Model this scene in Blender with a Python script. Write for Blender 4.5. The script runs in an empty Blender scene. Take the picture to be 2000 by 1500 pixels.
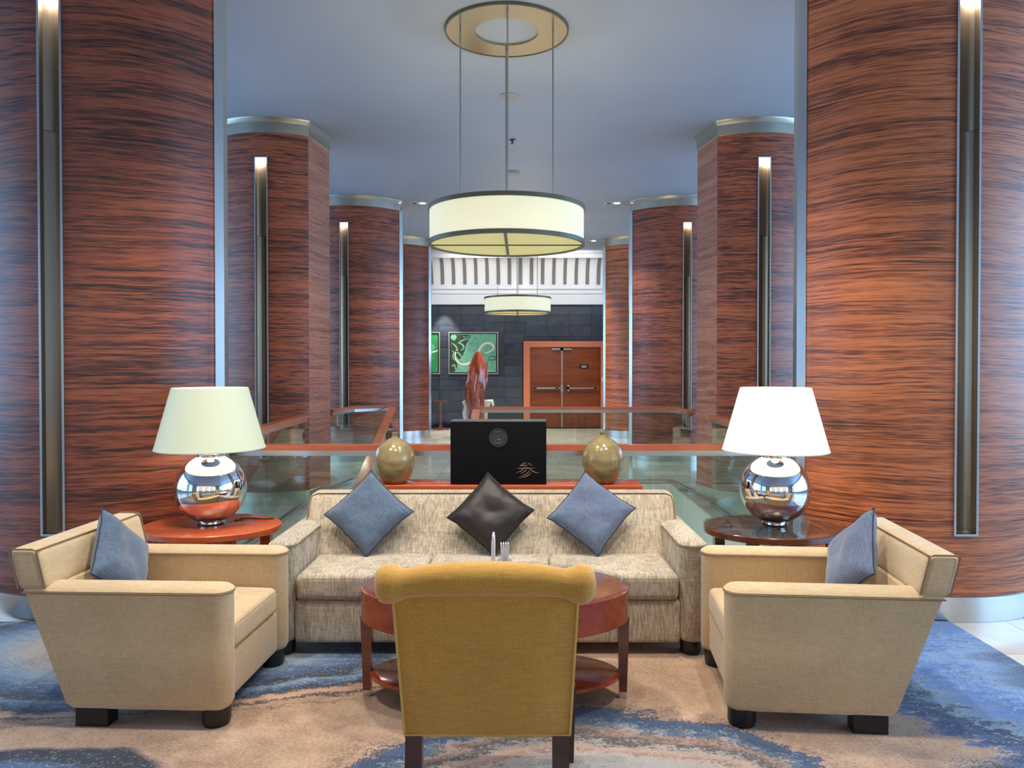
import bpy, bmesh, math, random
from mathutils import Vector, Matrix, Euler, noise
R = math.radians
PI = math.pi
C = bpy.context.scene.collection
sc = bpy.context.scene
random.seed(7)

# ------------------------------------------------------------------ camera
cam = bpy.data.cameras.new('camera'); cam.sensor_width = 36; cam.lens = 27.0
cam.shift_x = -0.009; cam.shift_y = -0.0085; cam.clip_end = 100
co = bpy.data.objects.new('camera', cam); C.objects.link(co)
co.location = (0, 0, 1.6); co.rotation_euler = (R(90 - 0.8), 0, 0)
sc.camera = co
# ------------------------------------------------------------------ exposure and world
sc.view_settings.view_transform = 'Standard'; sc.view_settings.look = 'None'
sc.view_settings.gamma = 1; sc.view_settings.use_curve_mapping = False
sc.view_settings.exposure = -0.1
try:
    sc.cycles.use_denoising = True
    sc.cycles.max_bounces = 10; sc.cycles.diffuse_bounces = 4; sc.cycles.glossy_bounces = 4
    sc.cycles.transparent_max_bounces = 16; sc.cycles.sample_clamp_indirect = 4
    sc.cycles.caustics_reflective = False; sc.cycles.caustics_refractive = False
except Exception: pass
w = bpy.data.worlds.new('world'); sc.world = w; w.use_nodes = True
bg = w.node_tree.nodes['Background']; bg.inputs[0].default_value = (.35, .58, 1, 1); bg.inputs[1].default_value = 2.5

def lamp(name, kind, loc, energy, color, rot=(0, 0, 0), **kw):
    l = bpy.data.lights.new(name, kind); l.energy = energy; l.color = color
    for k, v in kw.items(): setattr(l, k, v)
    o = bpy.data.objects.new(name, l); C.objects.link(o); o.location = loc; o.rotation_euler = rot
    return o
BLUE = (.36, .62, 1.0); WARM = (1.0, .93, .83); NEUT = (1, .92, .80)
# daylight entering through the side windows, then a warm front fill
lamp('daylight_right', 'AREA', (8.6, 3.5, 2.3), 620, BLUE, (0, R(90), 0), shape='RECTANGLE', size=3.4, size_y=11)
lamp('daylight_right_far', 'AREA', (8.6, 14, 2.3), 330, BLUE, (0, R(90), 0), shape='RECTANGLE', size=3.4, size_y=9)
lamp('daylight_left', 'AREA', (-8.6, 9, 2.3), 420, BLUE, (0, R(-90), 0), shape='RECTANGLE', size=3.4, size_y=16)
lamp('lobby_lamps', 'AREA', (0, -6.2, 2.4), 90, (1, .76, .50), (R(90), 0, 0), shape='RECTANGLE', size=12, size_y=3)  # warm fill standing in for unseen lobby lamps behind the camera
# recessed ceiling downlights over the seating group and along the aisle
DOWN = [(-1.9, 3.2, 280), (1.5, 3.2, 280), (-.2, 2.9, 220), (-1.1, 4.4, 250), (.8, 4.4, 250), (-2.6, 1.6, 60), (2.4, 1.6, 60),
        (-1.2, 12.4, 240), (1.1, 12.4, 240), (-1.2, 8.0, 160), (1.0, 8.0, 160), (0, 16, 420), (-2.0, 17.3, 560), (.9, 17.3, 560)]
for i, (x, y, e) in enumerate(DOWN):
    lamp('downlight_beam', 'SPOT', (x, y, 4.33), e, WARM if y < 6 else NEUT, (0, 0, 0), spot_size=R(95), spot_blend=.7, shadow_soft_size=.07)

lamp('void_fill_light', 'POINT', (-.1, 7.2, -1.9), 150, (.92, .96, 1), shadow_soft_size=.3)  # unseen fill added to brighten the inside of the stair opening
lamp('wall_washer', 'SPOT', (-1.93, 19.14, 3.22), 260, (1, .93, .85), (R(4), 0, 0), spot_size=R(64), spot_blend=.6, shadow_soft_size=.03)
for x_ in (-3.2, -1.1, 1.1, 3.2):
    lamp('cove_fill', 'SPOT', (x_, 16.9, 4.2), 190, (.95, .97, 1), (R(74), 0, 0), spot_size=R(75), spot_blend=.8, shadow_soft_size=.1)  # unseen spots added only to whiten the cove and far wall
# ------------------------------------------------------------------ node helpers
class V:
    """a socket with arithmetic"""
    def __init__(s, nt, sock): s.nt, s.s = nt, sock
    def _m(s, op, *a, clamp=False):
        n = s.nt.nodes.new('ShaderNodeMath'); n.operation = op; n.use_clamp = clamp
        for i, x in enumerate((s,) + a):
            if isinstance(x, V): s.nt.links.new(x.s, n.inputs[i])
            else: n.inputs[i].default_value = x
        return V(s.nt, n.outputs[0])
    def __add__(s, o): return s._m('ADD', o)
    __radd__ = __add__
    def __sub__(s, o): return s._m('SUBTRACT', o)
    def __mul__(s, o): return s._m('MULTIPLY', o)
    __rmul__ = __mul__
    def __truediv__(s, o): return s._m('DIVIDE', o)
    def sq(s): return s._m('MULTIPLY', s)
    def sqrt(s): return s._m('SQRT')
    def mn(s, o): return s._m('MINIMUM', o)
    def mx(s, o): return s._m('MAXIMUM', o)
    def abs(s): return s._m('ABSOLUTE')
    def clamp(s): return s._m('ADD', 0.0, clamp=True)
    def step(s, a, b):
        n = s.nt.nodes.new('ShaderNodeMapRange'); n.interpolation_type = 'SMOOTHSTEP'
        s.nt.links.new(s.s, n.inputs[0]); n.inputs[1].default_value = a; n.inputs[2].default_value = b
        return V(s.nt, n.outputs[0])
def newmat(name, base=(.5, .5, .5), rough=.5, metal=0, **kw):
    m = bpy.data.materials.new(name); m.use_nodes = True; b = m.node_tree.nodes['Principled BSDF']
    b.inputs['Base Color'].default_value = (*base, 1); b.inputs['Roughness'].default_value = rough; b.inputs['Metallic'].default_value = metal
    for k, v in kw.items(): b.inputs[k].default_value = v
    return m, m.node_tree, b
def coords(nt, kind='Object'):
    t = nt.nodes.new('ShaderNodeTexCoord'); s = nt.nodes.new('ShaderNodeSeparateXYZ'); nt.links.new(t.outputs[kind], s.inputs[0])
    return V(nt, s.outputs[0]), V(nt, s.outputs[1]), V(nt, s.outputs[2])
def comb(nt, x, y, z):
    n = nt.nodes.new('ShaderNodeCombineXYZ')
    for i, a in enumerate((x, y, z)):
        if isinstance(a, V): nt.links.new(a.s, n.inputs[i])
        else: n.inputs[i].default_value = a
    return n.outputs[0]
def noi(nt, vec, scale=1, detail=3, rough=.55, dist=0):
    n = nt.nodes.new('ShaderNodeTexNoise'); n.inputs['Scale'].default_value = scale; n.inputs['Detail'].default_value = detail
    n.inputs['Roughness'].default_value = rough; n.inputs['Distortion'].default_value = dist
    nt.links.new(vec, n.inputs['Vector']); return V(nt, n.outputs[0])
def ramp(nt, fac, stops, interp='LINEAR'):
    n = nt.nodes.new('ShaderNodeValToRGB'); cr = n.color_ramp; cr.interpolation = interp
    while len(cr.elements) < len(stops): cr.elements.new(.5)
    for e, (p, c) in zip(cr.elements, stops): e.position = p; e.color = (*c, 1)
    nt.links.new(fac.s, n.inputs[0]); return n.outputs[0]
def mixc(nt, fac, a, b, mode='MIX'):
    n = nt.nodes.new('ShaderNodeMix'); n.data_type = 'RGBA'; n.blend_type = mode
    if isinstance(fac, V): nt.links.new(fac.s, n.inputs[0])
    else: n.inputs[0].default_value = fac
    for i, c in ((6, a), (7, b)):
        if isinstance(c, tuple): n.inputs[i].default_value = (*c, 1)
        else: nt.links.new(c, n.inputs[i])
    return n.outputs[2]
def bump(nt, b, h, strength=.3, dist=.01):
    n = nt.nodes.new('ShaderNodeBump'); n.inputs['Strength'].default_value = strength; n.inputs['Distance'].default_value = dist
    nt.links.new(h.s, n.inputs['Height']); nt.links.new(n.outputs[0], b.inputs['Normal'])
def S(r, g, b):   # sRGB 0..255 -> linear
    f = lambda c: (c / 255 / 12.92) if c / 255 <= .04045 else ((c / 255 + .055) / 1.055) ** 2.4
    return (f(r), f(g), f(b))

def zebrano(name, light, mid, dark, seed=0., rough=.28, zs=9.0):
    m, nt, b = newmat(name, rough=rough)
    x, y, z = coords(nt)
    t = nt.nodes.new('ShaderNodeObjectInfo'); rnd = V(nt, t.outputs['Random'])
    off = rnd * 40.0
    lo = comb(nt, x * .9 + off, y * .9, z * .9 + seed)
    warp = noi(nt, lo, 1.0, 2, .5) * .10
    zz = z + warp
    wide = noi(nt, comb(nt, x * .55 + off, y * .55, zz * zs + seed), 1.0, 3, .6, .1)
    fine = noi(nt, comb(nt, x * 1.1 + off, y * 1.1, zz * zs * 6.5), 1.0, 4, .75)
    pore = noi(nt, comb(nt, x * 7, y * 7, zz * zs * 34), 1.0, 1, .5)
    f = wide * .38 + fine * .66 + (pore - .5) * .45 - .02
    col = ramp(nt, f, [(.385, dark), (.46, mid), (.54, light), (.66, tuple(c * 1.2 for c in light))])
    nt.links.new(col, b.inputs['Base Color'])
    r = fine._m('MULTIPLY_ADD', .18, rough - .06); nt.links.new(r.s, b.inputs['Roughness'])
    b.inputs['Coat Weight'].default_value = .4; b.inputs['Coat Roughness'].default_value = .32
    return m
def wood(name, col, dark, rough=.3, scale=3., coat=.3):
    m, nt, b = newmat(name, rough=rough)
    x, y, z = coords(nt)
    f = noi(nt, comb(nt, x * scale, y * scale * 8, z * scale * 8), 1.0, 4, .6, .4)
    nt.links.new(ramp(nt, f, [(.3, dark), (.6, col)]), b.inputs['Base Color'])
    b.inputs['Coat Weight'].default_value = coat; b.inputs['Coat Roughness'].default_value = .12
    return m
def fabric(name, a, c, weave=170., contrast=1., rough=.9, sheen=.3, vert=1., yk=1.):
    m, nt, b = newmat(name, rough=rough)
    x, y, z = coords(nt)
    v1 = noi(nt, comb(nt, x * weave, y * (weave * yk), z * weave * .09), 1, 2, .6)
    h1 = noi(nt, comb(nt, x * weave * .08, y * weave * .08, z * weave), 1, 2, .6)
    big = noi(nt, comb(nt, x, y, z), 5., 3, .5)
    f = v1 * (.5 * vert) + h1 * (1 - .5 * vert) + (big - .5) * .25
    d = .14 * contrast
    nt.links.new(ramp(nt, f, [(.5 - .10, tuple(p + (q - p) * (1 - contrast * .5) for p, q in zip(c, a))), (.5 + .08, a)]), b.inputs['Base Color'])
    b.inputs['Sheen Weight'].default_value = sheen; b.inputs['Sheen Roughness'].default_value = .5
    bump(nt, b, f, .35, .003)
    return m
def metal(name, col, rough, aniso=False):
    m, nt, b = newmat(name, col, rough, 1)
    x, y, z = coords(nt)
    n = noi(nt, comb(nt, x * 90, y * 90, z * 1.5), 1, 2, .5)
    r = n._m('MULTIPLY_ADD', .05, rough - .025); nt.links.new(r.s, b.inputs['Roughness'])
    return m
def emis(name, col, s):
    m, nt, b = newmat(name, col, .6); b.inputs['Emission Color'].default_value = (*col, 1); b.inputs['Emission Strength'].default_value = s
    return m

M = {}
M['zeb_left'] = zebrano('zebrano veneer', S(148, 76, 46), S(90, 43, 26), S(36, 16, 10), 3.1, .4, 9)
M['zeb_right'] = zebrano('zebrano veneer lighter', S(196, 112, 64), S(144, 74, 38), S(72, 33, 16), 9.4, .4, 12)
M['zeb_mid'] = zebrano('zebrano veneer dark', S(174, 90, 54), S(110, 50, 29), S(46, 21, 12), 5.7, .4, 7)
M['zeb_side'] = zebrano('zebrano edge veneer', S(188, 124, 100), S(160, 98, 78), S(126, 72, 56), 2.2, .4, 12)
M['steel'] = metal('brushed steel', (.62, .62, .60), .26)
M['steel_warm'] = metal('champagne steel', (.46, .42, .34), .34)
M['chrome'] = newmat('mirror chrome', (.86, .86, .86), .03, 1)[0]
M['bronze'] = newmat('bronze ring', (.42, .36, .25), .18, 1)[0]
M['band'] = newmat('pewter band', S(112, 110, 92), .42, .6)[0]
M['slot'] = metal('slot lining steel', (.36, .28, .20), .24)
M['ceiling'] = None
m, nt, b = newmat('painted plaster ceiling', rough=.55)
x, y, z = coords(nt); n = noi(nt, comb(nt, x, y, z), .35, 3, .5)
nt.links.new(ramp(nt, n, [(.3, S(148, 158, 174)), (.7, S(164, 172, 187))]), b.inputs['Base Color'])
M['ceiling'] = m
M['white'] = newmat('white paint', S(226, 226, 222), .6)[0]
M['rib'] = newmat('brown cove rib', S(120, 108, 98), .6)[0]
M['cream_wall'] = newmat('cream wall', S(215, 205, 185), .7)[0]
M['fascia'] = newmat('pale stone fascia', S(200, 206, 198), .35)[0]
def stone(name, a, c, rough, sc_=2.2):
    m, nt, b = newmat(name, rough=rough); x, y, z = coords(nt)
    oi = nt.nodes.new('ShaderNodeObjectInfo'); rr = V(nt, oi.outputs['Random'])
    n = noi(nt, comb(nt, x + rr * 30., y + rr * 17., z), sc_, 5, .6, .5)
    f = n + (rr - .5) * .18
    nt.links.new(ramp(nt, f, [(.3, a), (.7, c)]), b.inputs['Base Color']); return m
M['tile'] = stone('polished pale floor tile', S(196, 190, 178), S(226, 221, 208), .16)
M['grout'] = newmat('grout', S(120, 112, 100), .8)[0]
M['slate'] = stone('dark slate tile', S(40, 47, 56), S(64, 72, 82), .38)
M['slate_joint'] = newmat('slate joint', S(16, 18, 20), .8)[0]
M['arm_fab'] = fabric('tan linen', S(208, 180, 136), S(172, 138, 94), 260, .9)
M['sofa_fab'] = fabric('oatmeal chenille', S(198, 182, 156), S(88, 72, 54), 190, 1.18, vert=1.4, yk=.16)
M['yellow'] = fabric('mustard linen', S(198, 148, 58), S(156, 106, 34), 230, .9)
M['yellow_pipe'] = newmat('mustard piping', S(200, 160, 80), .8)[0]
M['pipe'] = newmat('tan piping', S(132, 106, 76), .8)[0]
M['blue_fab'] = fabric('slate blue linen', S(92, 108, 126), S(46, 58, 76), 240, 1.1)
M['blue_fab_b'] = fabric('dusty blue linen', S(106, 118, 140), S(56, 66, 86), 240, 1.1)
M['blue_pipe'] = newmat('dark blue piping', S(48, 52, 66), .8)[0]
M['velvet'] = newmat('dark brown velvet', S(32, 20, 14), .5, 0, **{'Sheen Weight': .22, 'Sheen Roughness': .3})[0]
M['velvet_pipe'] = newmat('black brown piping', S(24, 18, 15), .6)[0]
M['espresso'] = wood('espresso wood', S(72, 36, 27), S(40, 20, 16), .35)
M['black_foot'] = newmat('black foot', (.008, .007, .007), .35)[0]
M['cherry'] = wood('cherry lacquer', S(160, 66, 36), S(124, 44, 24), .18, 2.5, .6)
M['dark_cherry'] = wood('dark cherry leg', S(112, 48, 28), S(78, 30, 18), .22, 2.5, .5)
M['orange_wood'] = wood('orange lacquer', S(200, 92, 50), S(186, 78, 40), .25, 2, .5)
M['rail_wood'] = wood('orange handrail wood', S(208, 112, 72), S(186, 94, 58), .28, 2, .4)
M['brown_wood'] = wood('walnut lacquer', S(112, 58, 38), S(78, 38, 25), .2, 2.5, .6)
M['door_wood'] = wood('door veneer', S(130, 62, 28), S(96, 42, 18), .3, 1.2)
M['frame_orange'] = newmat('orange door frame', S(205, 118, 84), .45)[0]
M['clay'] = None
m, nt, b = newmat('olive glaze', rough=.22); x, y, z = coords(nt)
n = noi(nt, comb(nt, x, y, z * 2), 9, 4, .6)
nt.links.new(ramp(nt, n, [(.3, S(132, 112, 66)), (.7, S(168, 148, 98))]), b.inputs['Base Color']); b.inputs['Coat Weight'].default_value = .7
M['clay'] = m
M['blackbox'] = newmat('black leatherette', (.004, .004, .004), .6, 0, **{'Specular IOR Level': .15})[0]
M['relief'] = newmat('dark relief', (.035, .035, .033), .35)[0]
M['bronze_ink'] = newmat('bronze lettering', S(120, 96, 78), .5, .3)[0]
M['card'] = newmat('white card', S(225, 225, 220), .5)[0]
M['porcelain'] = newmat('white porcelain', S(232, 230, 224), .15)[0]
M['cord'] = newmat('brown cord', S(48, 26, 18), .5)[0]
M['green_canvas'] = stone('pale green canvas', S(86, 160, 128), S(140, 196, 168), .6, 14)
M['green_deep'] = stone('vivid green canvas', S(22, 120, 60), S(40, 150, 84), .6, 8)
M['green_dark'] = newmat('dark green paint', S(40, 60, 36), .6)[0]
M['stroke'] = newmat('cream paint', S(214, 218, 190), .6)[0]
M['frame_silver'] = newmat('silver frame', S(190, 190, 180), .35, .5)[0]
M['mat_black'] = newmat('black liner', (.01, .01, .01), .6)[0]
m, nt, b = newmat('polished burl', rough=.16); x, y, z = coords(nt)
nt.links.new(ramp(nt, noi(nt, comb(nt, x * 9, y * 9, z * 1.6), 1, 4, .6, .8), [(.35, S(96, 36, 20)), (.6, S(176, 84, 46))]), b.inputs['Base Color']); b.inputs['Coat Weight'].default_value = .8
M['burl'] = m
M['rock'] = newmat('cream stone', S(205, 208, 196), .5)[0]
M['red'] = newmat('red plastic', S(180, 20, 24), .4)[0]
M['ring_disc'] = newmat('ceiling speaker', S(168, 158, 146), .6)[0]
M['lampglow'] = emis('warm lamp', (1, .93, .78), 12)
M['slotglow'] = emis('slot lamp', (1, .95, .85), 14)
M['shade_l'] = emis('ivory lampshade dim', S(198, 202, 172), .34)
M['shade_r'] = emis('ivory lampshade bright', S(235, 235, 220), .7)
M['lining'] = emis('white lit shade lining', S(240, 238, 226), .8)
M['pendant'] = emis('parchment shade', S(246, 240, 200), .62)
# glass: clear with a green cast, mirror reflection by Fresnel
def glassmat(name, tint, ior):
    m = bpy.data.materials.new(name); m.use_nodes = True; nt = m.node_tree; nt.nodes.clear()
    o = nt.nodes.new('ShaderNodeOutputMaterial'); mx = nt.nodes.new('ShaderNodeMixShader')
    t = nt.nodes.new('ShaderNodeBsdfTransparent'); t.inputs[0].default_value = (*tint, 1)
    g = nt.nodes.new('ShaderNodeBsdfGlossy'); g.inputs['Roughness'].default_value = .01
    lw = nt.nodes.new('ShaderNodeLayerWeight'); lw.inputs[0].default_value = .5
    f0 = ((ior - 1) / (ior + 1)) ** 2
    f = V(nt, lw.outputs['Facing'])._m('POWER', 5.0) * (1 - f0) + f0
    nt.links.new(f.s, mx.inputs[0]); nt.links.new(t.outputs[0], mx.inputs[1]); nt.links.new(g.outputs[0], mx.inputs[2])
    nt.links.new(mx.outputs[0], o.inputs[0]); return m
M['glass'] = glassmat('balustrade glass', (.89, .945, .90), 1.6)
M['glass_top'] = glassmat('table glass', (.95, .98, .96), 1.5)

# carpet: peach ground with marbled blue and navy pools
def carpet_mat():
    m, nt, b = newmat('marbled carpet', rough=.95)
    x, y, z = coords(nt)
    w1 = noi(nt, comb(nt, x, y, 0), .9, 4, .55) - .5
    w2 = noi(nt, comb(nt, x + 31., y + 7., 0), .9, 4, .55) - .5
    px = x + w1 * .55; py = y + w2 * .35
    def ell(cx, cy, rx, ry): return (((px - cx) / rx).sq() + ((py - cy) / ry).sq()).sqrt()
    hf = noi(nt, comb(nt, x, y * 1.15, 0), 70, 4, .8) - .5; mf = noi(nt, comb(nt, x, y * 1.6, 9.), 16, 4, .7) - .5
    st = noi(nt, comb(nt, x * .6 + py * .3, y * 3.2, 3.), 2.6, 4, .65) - .5
    peach = ramp(nt, noi(nt, comb(nt, x, y, 5.), 2.2, 6, .7) + hf * .9, [(.3, S(118, 96, 76)), (.5, S(166, 134, 106)), (.72, S(190, 164, 138))])
    navy, deep, blue, sky, grey = S(16, 21, 34), S(30, 44, 70), S(58, 84, 118), S(112, 136, 156), S(146, 138, 130)
    pk = S(176, 142, 120)
    dB = ell(-2.0, 4.35, 1.72, .85) + hf * .14 + st * .20 + mf * .12
    cB = ramp(nt, dB * .5, [(.0, sky), (.22, grey), (.28, sky), (.34, blue), (.39, deep), (.41, sky), (.445, blue), (.475, navy), (.485, pk), (.512, pk), (.52, navy), (.535, pk)])
    dA = ell(2.72, 3.95, 1.05, 1.25) + hf * .45 + st * .5 + mf * .5
    cA = ramp(nt, dA * .5, [(.0, sky), (.12, blue), (.2, S(120, 150, 190)), (.3, S(70, 110, 172)), (.38, sky), (.42, deep), (.47, S(48, 80, 134)), (.5, grey)])
    dD = ell(.28, 2.3, 1.18, 1.2) + hf * .22 + st * .2 + mf * .16
    cD = ramp(nt, dD * .5, [(.0, grey), (.34, S(150, 146, 142)), (.38, pk), (.40, grey), (.42, navy), (.44, pk), (.455, sky), (.472, deep), (.49, blue), (.5, navy), (.508, pk)])
    dC = ell(-2.1, 2.80, .88, .38) + hf * .2 + mf * .1
    cC = ramp(nt, dC * .5, [(.0, deep), (.3, blue), (.36, navy), (.46, navy), (.5, pk)])
    dE = ell(2.35, 2.55, 1.0, .55) + hf * .7 + st * .4 + mf * .2
    cE = ramp(nt, dE * .5, [(.0, sky), (.2, grey), (.33, S(60, 100, 160)), (.43, navy), (.5, grey)])
    inv = lambda d: d.step(1.06, 1.0)
    c = mixc(nt, inv(dD), peach, cD)
    c = mixc(nt, dE.step(1.0, .94), c, cE)
    c = mixc(nt, dA.step(1.0, .94), c, cA)
    c = mixc(nt, dB.step(1.09, 1.05), c, cB)
    c = mixc(nt, dC.step(1.0, .98), c, cC)
    # wandering dark pencil lines beside the pools, broken up, and pile speckle
    brk = noi(nt, comb(nt, x, y, 2.), 7, 3, .7).step(.40, .56)
    sp = (hf + mf * .5)
    def line(d, at, wd): return (d + sp * .03 - at).abs().step(wd, wd * .35) * brk
    ink = line(dB, 1.035, .016).mx(line(dB, .80, .02)).mx(line(dD, 1.05, .012)).mx(line(dD, .90, .022)).mx(line(dD, .74, .012)).mx(line(dB, 1.13, .010))
    c = mixc(nt, ink * .85, c, navy)
    pool = dB.step(1.02, .9).mx(dA.step(1.0, .9)).mx(dD.step(1.0, .9) * .7).mx(dC.step(1.0, .9))
    patch = noi(nt, comb(nt, x + 3., y * 1.4, 4.), 3.2, 3, .6).step(.42, .62)
    c = mixc(nt, sp.step(.05, .12) * pool * patch * .85, c, navy)
    c = mixc(nt, (sp * -1.0).step(.06, .14) * pool * .5, c, S(186, 186, 178))
    c = mixc(nt, sp.step(.14, .2) * .35, c, S(90, 70, 56))
    nt.links.new(c, b.inputs['Base Color'])
    b.inputs['Sheen Weight'].default_value = .2
    bump(nt, b, hf, .5, .004)
    return m
M['carpet'] = carpet_mat()

# ------------------------------------------------------------------ mesh helpers
class MB:
    def __init__(s): s.v = []; s.f = []
    def add(s, vs, fs):
        k = len(s.v); s.v += [tuple(p) for p in vs]; s.f += [tuple(i + k for i in f) for f in fs]; return s
    def box(s, x0, x1, y0, y1, z0, z1):
        vs = [(x0, y0, z0), (x1, y0, z0), (x1, y1, z0), (x0, y1, z0), (x0, y0, z1), (x1, y0, z1), (x1, y1, z1), (x0, y1, z1)]
        return s.add(vs, [(0, 3, 2, 1), (4, 5, 6, 7), (0, 1, 5, 4), (1, 2, 6, 5), (2, 3, 7, 6), (3, 0, 4, 7)])
    def loft(s, rings, caps=True, closed=True):
        n = len(rings[0]); vs = [p for r in rings for p in r]; fs = []
        for i in range(len(rings) - 1):
            for j in range(n if closed else n - 1):
                a = i * n + j; b_ = i * n + (j + 1) % n; fs.append((a, b_, b_ + n, a + n))
        if caps: fs.append(tuple(range(n - 1, -1, -1))); fs.append(tuple((len(rings) - 1) * n + j for j in range(n)))
        return s.add(vs, fs)
    def prism(s, outline, z0, z1):       # outline in xy
        return s.loft([[(x, y, z0) for x, y in outline], [(x, y, z1) for x, y in outline]])
    def lathe(s, prof, cx=0, cy=0, n=40, caps=True, sx=1, sy=1):  # prof list of (r,z)
        return s.loft([[(cx + r * sx * math.cos(2 * PI * k / n), cy + r * sy * math.sin(2 * PI * k / n), z) for k in range(n)] for r, z in prof], caps)
    def tube(s, pts, r, n=8, closed=False, flat=1.0):
        pts = [Vector(p) for p in pts]; rings = []; L = len(pts); up = None
        for i, p in enumerate(pts):
            a = pts[(i - 1) % L] if (closed or i) else p; b_ = pts[(i + 1) % L] if (closed or i < L - 1) else p
            t = (b_ - a).normalized()
            if up is None: up = Vector((0, 0, 1)) if abs(t.z) < .9 else Vector((1, 0, 0))
            sd = t.cross(up).normalized(); up = sd.cross(t).normalized()
            rr = r[i] if isinstance(r, (list, tuple)) else r
            rings.append([tuple(p + sd * rr * math.cos(2 * PI * k / n) + up * rr * flat * math.sin(2 * PI * k / n)) for k in range(n)])
        if closed: rings.append(rings[0]); return s.loft(rings, False)
        return s.loft(rings, True)
    def bar(s, a, b_, wx, wz):           # rectangular bar from a to b
        a, b_ = Vector(a), Vector(b_); t = (b_ - a).normalized(); sd = t.cross(Vector((0, 0, 1)))
        if sd.length < 1e-4: sd = Vector((1, 0, 0))
        sd.normalize(); up = sd.cross(t)
        return s.loft([[tuple(p + sd * i * wx / 2 + up * j * wz / 2) for i, j in ((-1, -1), (1, -1), (1, 1), (-1, 1))] for p in (a, b_)])
    def rbox(s, x0, x1, y0, y1, z0, z1, r, crown=0, fn=None, seg=3, mid=4):
        h = ((x1 - x0) / 2, (y1 - y0) / 2, (z1 - z0) / 2); c = ((x0 + x1) / 2, (y0 + y1) / 2, (z0 + z1) / 2)
        def ticks(H):
            rr = min(r, H * .98)
            t = [-H + rr * (1 - math.cos(PI / 2 * k / seg)) * .999 for k in range(seg)] + [-(H - rr) + 2 * (H - rr) * k / mid for k in range(mid + 1)]
            t += [-a for a in reversed(t[:seg])]; return t
        T = [ticks(H) for H in h]; rr = [min(r, H * .98) for H in h]; idx = {}; vs = []; fs = []
        def vert(i, j, k):
            if (i, j, k) in idx: return idx[(i, j, k)]
            p = [T[0][i], T[1][j], T[2][k]]; q = [max(-(h[a] - rr[a]), min(h[a] - rr[a], p[a])) for a in range(3)]
            d = [(p[a] - q[a]) / rr[a] for a in range(3)]; L = math.sqrt(sum(e * e for e in d))
            if L > 1e-9: p = [q[a] + rr[a] * d[a] / L for a in range(3)]
            if crown:
                u, v = p[0] / h[0], p[1] / h[1]; g = max(0, 1 - u * u) ** .5 * max(0, 1 - v * v) ** .5
                p[2] += crown * g * (1 if p[2] > 0 else -.3) * abs(p[2]) / h[2]
            p = [p[a] + c[a] for a in range(3)]
            if fn: p = fn(*p)
            idx[(i, j, k)] = len(vs); vs.append(tuple(p)); return idx[(i, j, k)]
        n = [len(t) - 1 for t in T]
        for a in range(3):
            b_, d = [(1, 2), (2, 0), (0, 1)][a]
            for side in (0, n[a]):
                for i in range(n[b_]):
                    for j in range(n[d]):
                        q = []
                        for (ii, jj) in ((i, j), (i + 1, j), (i + 1, j + 1), (i, j + 1)):
                            t = [0, 0, 0]; t[a] = side; t[b_] = ii; t[d] = jj; q.append(vert(*t))
                        fs.append(tuple(q if side else q[::-1]))
        return s.add(vs, fs)
    def build(s, name, mat, parent=None, smooth=35, loc=None):
        me = bpy.data.meshes.new(name); me.from_pydata(s.v, [], s.f); me.validate()
        bm = bmesh.new(); bm.from_mesh(me); bmesh.ops.remove_doubles(bm, verts=bm.verts, dist=1e-6)
        bmesh.ops.recalc_face_normals(bm, faces=bm.faces); bm.to_mesh(me); bm.free()
        if isinstance(mat, str): mat = M[mat]
        me.materials.append(mat)
        if smooth:
            me.polygons.foreach_set('use_smooth', [True] * len(me.polygons)); me.set_sharp_from_angle(angle=R(smooth))
        o = bpy.data.objects.new(name, me); C.objects.link(o); o.parent = parent
        if loc: o.location = loc
        return o
def thing(name, label, cat, loc=(0, 0, 0), rz=0, group=None, mat=None):
    o = bpy.data.objects.new(name, None); o.empty_display_size = .1; C.objects.link(o)
    o.location = loc; o.rotation_euler = (0, 0, rz)
    if mat: o.matrix_world = mat
    return tag(o, label, cat, group)
def tag(o, label=None, cat=None, group=None, kind=None):
    if label: o['label'] = label
    if cat: o['category'] = cat
    if group: o['group'] = group
    if kind: o['kind'] = kind
    return o
def inst(src, parent, loc=None, name=None):
    c = src.copy(); C.objects.link(c); c.parent = parent
    if loc is not None: c.location = loc
    return c
def copy_tree(o, parent=None):
    c = o.copy(); C.objects.link(c); c.parent = parent
    for ch in list(o.children): copy_tree(ch, c)
    return c
def ellipse(a, b_, n=64, cx=0, cy=0): return [(cx + a * math.cos(2 * PI * k / n), cy + b_ * math.sin(2 * PI * k / n)) for k in range(n)]

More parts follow.
